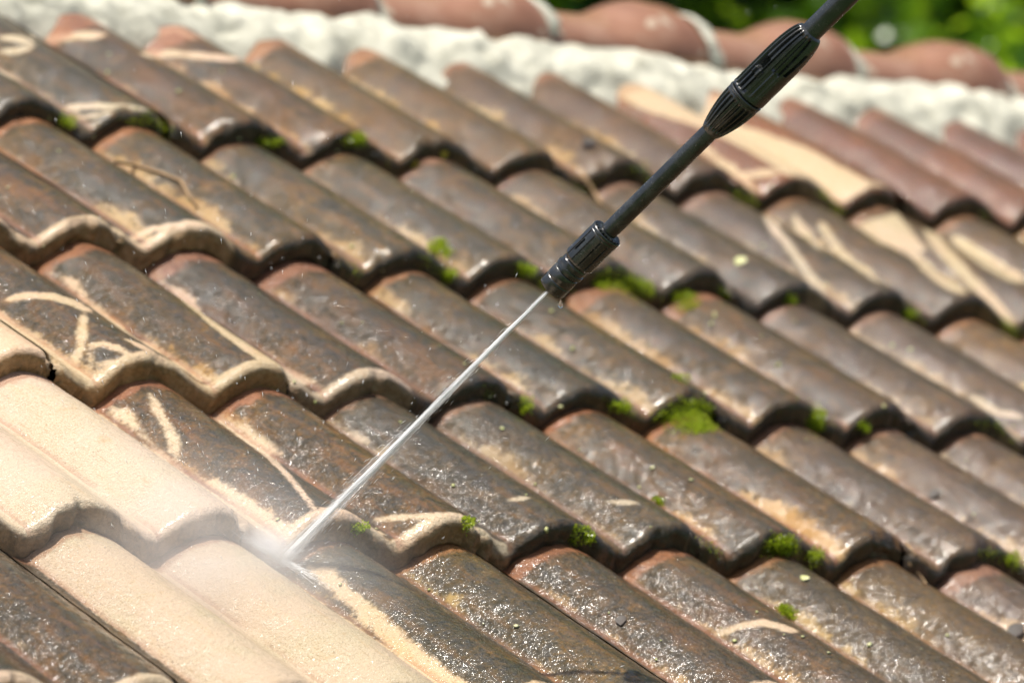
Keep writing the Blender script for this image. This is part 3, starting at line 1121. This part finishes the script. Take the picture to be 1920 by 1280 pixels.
# fine droplets flying around
g = Geo()
oct_f = [[0, 2, 4], [2, 1, 4], [1, 3, 4], [3, 0, 4], [2, 0, 5], [1, 2, 5], [3, 1, 5], [0, 3, 5]]
for i in range(420):
    px, py = rng.normal(430, 330), rng.normal(880, 230)
    h_ = on_roof(px, py)
    if h_ is None:
        continue
    p = h_[0] + NA * rng.exponential(0.08) + 0.0
    d = (p - HIT) / (np.linalg.norm(p - HIT) + 1e-6) + np.array([0, 0, 0.6])
    d /= np.linalg.norm(d)
    L = rng.uniform(0.0006, 0.004)
    w_ = rng.uniform(0.00012, 0.0004)
    a = np.cross(d, NA)
    a /= np.linalg.norm(a) + 1e-9
    b = np.cross(d, a)
    g.add([p + a * w_, p - a * w_, p + b * w_, p - b * w_, p + d * L, p - d * L], oct_f)
for i in range(420):
    q = rng.uniform(0.12, 1.0)
    rr_ = rng.exponential(0.0022 + 0.0075 * q * q)
    an = rng.uniform(0, 2 * math.pi)
    p = J0 + JD * JL * q + (ja * math.cos(an) + jb * math.sin(an)) * (0.0012 + rr_)
    L = rng.uniform(0.0006, 0.0050)
    w_ = rng.uniform(0.00008, 0.00026)
    d = JD + (ja * math.cos(an) + jb * math.sin(an)) * rng.uniform(0, 0.2)
    g.add([p + ja * w_, p - ja * w_, p + jb * w_, p - jb * w_, p + d * L, p - d * L], oct_f)
sd_o = g.build('spray_droplets', MAT_WHITE)
tag(sd_o, 'fine water droplets thrown up over the washed tiles', 'droplets', kind='stuff')


def mist_material(name, dens):
    m = NT(name)
    tc = m.n('ShaderNodeTexCoord').outputs['Object']
    ln = m.n('ShaderNodeVectorMath', {0: tc}, operation='LENGTH').outputs['Value']
    fall = m.math('POWER', m.math('SUBTRACT', 1.0, ln, 0.0, True), 2.2)
    nz = m.ss(m.noise(tc, 2.6, 3), 0.25, 0.75)
    den = m.math('MULTIPLY', m.math('MULTIPLY', fall, m.math('ADD', nz, 0.35)), dens)
    vol = m.n('ShaderNodeVolumePrincipled', {'Color': (0.97, 0.98, 1.0), 'Density': den, 'Anisotropy': 0.0})
    m.set(m.out.inputs['Volume'], vol.outputs[0])
    return m.mat


def mist(label, c, ax, dens):
    th = np.linspace(0, np.pi, 14)
    ph = np.arange(24) * 2 * np.pi / 24
    T, F = np.meshgrid(th, ph, indexing='ij')
    v = np.stack([np.sin(T) * np.cos(F), np.sin(T) * np.sin(F), np.cos(T)], -1).reshape(-1, 3)
    o = mesh_obj('mist', v, grid_faces(14, 24, 0, True)[:, ::-1], mist_material('mist_air', dens))
    m_ = Matrix.Identity(4)
    for i in range(3):
        for k in range(3):
            m_[i][k] = ax[k][i]
        m_[i][3] = c[i]
    o.matrix_world = m_
    tag(o, label, 'mist', kind='stuff')
    return o


mist('drifting water mist over the pale washed tiles', HIT + NA * 0.03 - UA * 0.13 - VA * 0.05, (UA * 0.27, VA * 0.22, NA * 0.12), 8.0)
SAX = SA[0] - HIT
SAX = SAX / np.linalg.norm(SAX)
mist('dense spray mist at the foot of the jet', HIT + NA * 0.010 + SAX * 0.012, (SAX * 0.075, np.cross(NA, SAX) * 0.030, NA * 0.028), 120.0)
mist('soft spray halo along the jet', J0 + JD * JL * 0.72, (JD * JL * 0.40, ja * 0.011, jb * 0.011), 70.0)

# ------------------------------------------------------------------ moss on the tile edges
def moss_clump(name_label, px, py, wpx, hpx, seed, dens=1.0):
    rg = np.random.default_rng(seed)
    c = on_roof(px, py)
    if c is None:
        return
    V_, F_, LR = [], [], []
    nb = int(800 * dens * max(0.35, (wpx * hpx) / 1800.0))
    subs = [(px + rg.normal(0, wpx * 0.24), py + rg.normal(0, hpx * 0.20), rg.uniform(0.10, 0.22)) for _ in range(6)]
    for i in range(nb):
        sx, sy, sr = subs[i % 6]
        x, y = sx + rg.normal(0, wpx * sr), sy + rg.normal(0, hpx * sr)
        h_ = on_roof(x, y)
        if h_ is None or np.linalg.norm(h_[0] - c[0]) > max(wpx, hpx) / 2000.0 * 0.75 + 0.004:
            continue
        cen = 1 - min(1, math.hypot((x - px) / wpx, (y - py) / hpx) * 1.6)
        base = h_[0] + h_[1] * rg.uniform(-0.001, 0.0075 * (0.2 + cen))
        d = h_[1] * 0.8 + np.array([0, 0, 0.6]) + rg.normal(size=3) * 0.65
        d /= np.linalg.norm(d)
        a = np.cross(d, rg.normal(size=3))
        a /= np.linalg.norm(a) + 1e-9
        L = rg.uniform(0.0016, 0.0036)
        w_ = L * 0.30
        k = len(V_)
        b = np.cross(d, a)
        V_ += [base, base + d * L * .5 + a * w_ + b * w_ * .3, base + d * L, base + d * L * .5 - a * w_ + b * w_ * .3]
        F_ += [[k, k + 1, k + 2], [k, k + 2, k + 3]]
        LR += [rg.random()] * 4
    if not V_:
        return
    o = mesh_obj('moss_clump', np.array(V_) - c[0], F_, MAT_MOSS, None, False, {'lr': ('FLOAT', LR)})
    o.location = c[0]
    tag(o, name_label, 'moss', 'moss clumps on the tile edges')


MOSS = [
    ('large cushion of bright moss bridging tile edge below and far from nozzle', 1290, 778, 95, 48),
    ('long strip of bright moss on arched tile edge just beside the nozzle', 1170, 540, 105, 36),
    ('small moss tuft on the next arch along from the nozzle strip', 1283, 562, 40, 30),
    ('upright moss tuft above the dark arch left of the nozzle', 818, 475, 34, 42),
    ('trailing lower moss tuft under the upright tuft', 842, 508, 24, 32),
    ('moss fringe partly hidden behind the nozzle cap', 985, 506, 50, 22),
    ('dark moss on arch second from the big cushion toward jet', 1162, 762, 34, 26),
    ('small moss tuft on arch nearest the jet midpoint', 985, 757, 24, 28),
    ('moss patch growing in the valley above the big cushion', 1287, 714, 44, 24),
    ('sloping moss strip on the arch right of the big cushion', 1530, 784, 30, 44),
    ('tiny moss spot two arches right of the big cushion', 1618, 802, 18, 18),
    ('bright moss cushion on a lower course arch near bottom right', 1468, 1022, 52, 36),
    ('small moss streak just right of the lower course cushion', 1530, 1042, 22, 22),
    ('moss tuft on lower course arch below the jet', 1092, 1006, 30, 28),
    ('moss tuft alone on a roll near the bottom edge', 1478, 1148, 26, 26),
    ('moss at the right picture edge on the lower course', 1900, 1046, 36, 30),
    ('bright moss on the upper course beside the left twig arch', 128, 228, 30, 24),
    ('round moss cushion on the upper course behind dark arch', 662, 262, 40, 26),
    ('faint moss on third arch right of nozzle strip', 1484, 562, 20, 18),
    ('faint moss under fourth arch right of nozzle strip', 1706, 588, 28, 22),
    ('glistening moss spot on washed arch beside the impact', 672, 988, 28, 14),
    ('mossy lump at broken tile joint below the jet', 878, 983, 26, 18),
    ('small moss speck on roll far above bottom cushion', 1232, 944, 20, 14),
    ('dull moss patch under leftmost upper arch pair', 505, 266, 44, 16),
]
for i, (lab, x, y, wp, hp) in enumerate(MOSS):
    moss_clump(lab, x, y, wp * 1.2, hp * 1.2, 100 + i)

# thin moss film creeping along the tile lips
rg = np.random.default_rng(401)
V_, F_, LR = [], [], []
for q in range(95):
    j = int(rg.integers(-1, 4))
    kq = rg.uniform(3.0, 17.0) + 0.3
    if j in (2, 3):
        kq = rg.uniform(5.0, 18.0)
    if j < 3 and kq < NOSE_WASHED.get(j, 0) + 0.3:
        continue
    kq = math.floor(kq) + rg.uniform(0.35, 0.95)
    wq, hq = rg.uniform(0.004, 0.016), rg.uniform(0.003, 0.007)
    mid_n = rg.uniform(-0.020, -0.004)
    for i in range(int(rg.uniform(40, 130))):
        uq = kq * P + rg.normal(0, wq)
        nq = float(profile(np.array(uq))) + LIFT + mid_n + rg.normal(0, hq)
        b0 = W(uq - UOFF, j * G + rg.uniform(-0.003, 0.003), nq)
        d = -VA * 0.7 + np.array([0, 0, 0.6]) + rg.normal(size=3) * 0.6
        d /= np.linalg.norm(d)
        a = np.cross(d, rg.normal(size=3))
        a /= np.linalg.norm(a)
        L = rg.uniform(0.0012, 0.0030)
        k = len(V_)
        V_ += [b0, b0 + d * L * .5 + a * L * .3, b0 + d * L, b0 + d * L * .5 - a * L * .3]
        F_ += [[k, k + 1, k + 2], [k, k + 2, k + 3]]
        LR += [rg.random() * rg.uniform(0.2, 0.75)] * 4
o = mesh_obj('moss_film', np.array(V_), F_, MAT_MOSS, None, False, {'lr': ('FLOAT', LR)})
tag(o, 'thin dull green moss film creeping along the unwashed tile lips', 'moss', kind='stuff')

# ------------------------------------------------------------------ twigs, fallen leaves and litter
MAT_STRAW = principled_noise('dry_straw', (0.25, 0.15, 0.07), (0.50, 0.34, 0.18), 200, 0.7)
MAT_YELLOW = principled_noise('yellow_leaf', (0.50, 0.42, 0.03), (0.62, 0.55, 0.08), 100, 0.5)
MAT_PALE = principled_noise('pale_petal', (0.42, 0.45, 0.14), (0.60, 0.58, 0.34), 60, 0.6)
MAT_DARK = principled_noise('dead_leaf', (0.02, 0.014, 0.01), (0.05, 0.035, 0.025), 80, 0.6)


def twig(label, pts, rad):
    w3 = []
    for x, y in pts:
        h_ = on_roof(x, y)
        if h_:
            w3.append(h_[0] + h_[1] * rad * 1.1)
    c = w3[0]
    g = Geo()
    g.tube([p - c for p in w3], np.linspace(rad, rad * 0.6, len(w3)), 7)
    o = g.build('twig', MAT_STRAW)
    o.location = c
    tag(o, label, 'twig')


twig('bent tan twig lying across a roll at upper left', [(213, 306), (250, 312), (300, 326), (340, 343), (355, 368), (372, 392)], 0.0022)
twig('short pale twig caught at an upper arch behind the lance', [(1090, 328), (1105, 348), (1118, 368), (1126, 385)], 0.003)
twig('thin bent straw hanging from a lower arch at bottom right', [(1690, 1040), (1706, 1056), (1722, 1075), (1736, 1096)], 0.0013)
twig('pale straw stub at the joint above the thin straw', [(1700, 1020), (1716, 1040), (1738, 1058)], 0.0014)


def leaf(name, label, px, py, size, ang, mat, cat='leaf', lift=0.0015):
    h_ = on_roof(px, py)
    if not h_:
        return
    n = h_[1]
    a = np.cross(n, VA)
    a /= np.linalg.norm(a)
    b = np.cross(n, a)
    d = a * math.cos(ang) + b * math.sin(ang)
    e = np.cross(n, d)
    v, f = [], []
    for s in np.linspace(0, 1, 9):
        w_ = 0.38 * math.sin(math.pi * s ** 0.8) + 0.01
        for q in (-1, 0, 1):
            for z in (0,):
                v.append((d * (s - .5) + e * q * w_) * size + n * (lift + size * (0.10 * abs(q) * w_ * 2 + 0.15 * (s - .5) ** 2)))
    f = grid_faces(9, 3).tolist()
    nv = len(v)
    v += [p - n * 0.0003 for p in v]
    f += [[i + nv for i in q[::-1]] for q in f]
    o = mesh_obj(name, v, f, mat)
    o.location = h_[0]
    tag(o, label, cat)


leaf('fallen_leaf', 'yellow fallen leaf on the upper course arch left of the lance', 776, 312, 0.020, 0.6, MAT_YELLOW)
leaf('fallen_leaf', 'small yellow leaf on the crest beside the larger yellow leaf', 831, 288, 0.011, 1.2, MAT_YELLOW)
leaf('fallen_leaf', 'black shrivelled leaf on orange tiles above the lance arch', 1103, 273, 0.022, 0.2, MAT_DARK, lift=0.004)
leaf('fallen_leaf', 'pale yellow leaf lying right of the nozzle on a roll', 1388, 492, 0.018, 0.3, MAT_PALE)
leaf('fallen_leaf', 'black leaf scrap at the bottom right picture edge', 1905, 1188, 0.024, 0.1, MAT_DARK, lift=0.004)
leaf('fallen_leaf', 'dark leaf scrap on a wet roll near the bottom centre', 1165, 1165, 0.014, 0.9, MAT_DARK)
leaf('fallen_leaf', 'pale leaf scrap below the lower course cushion of moss', 1508, 1086, 0.012, 0.5, MAT_PALE)
leaf('fallen_leaf', 'dark curled leaf on a far right roll', 1752, 928, 0.016, 0.0, MAT_DARK)

g = Geo()
rg = np.random.default_rng(55)
for i in range(120):
    x, y = rg.uniform(0, 1920), rg.uniform(60, 1240)
    if x < 500 and y > 600:
        continue
    h_ = on_roof(x, y)
    if not h_:
        continue
    sz = rg.uniform(0.001, 0.0036)
    n = h_[1]
    a = np.cross(n, rg.normal(size=3))
    a /= np.linalg.norm(a)
    b = np.cross(n, a)
    c = h_[0] + n * 0.0012
    ring = [c + (a * math.cos(t) + b * math.sin(t) * 0.75) * sz for t in np.arange(7) * 2 * np.pi / 7]
    g.add(ring + [c + n * sz * 0.12], [[q, (q + 1) % 7, 7] for q in range(7)] + [list(range(7))[::-1]])
lit = g.build('leaf_litter', MAT_PALE)
tag(lit, 'pale yellow petals and bud scales strewn over the wet tiles', 'litter', kind='stuff')
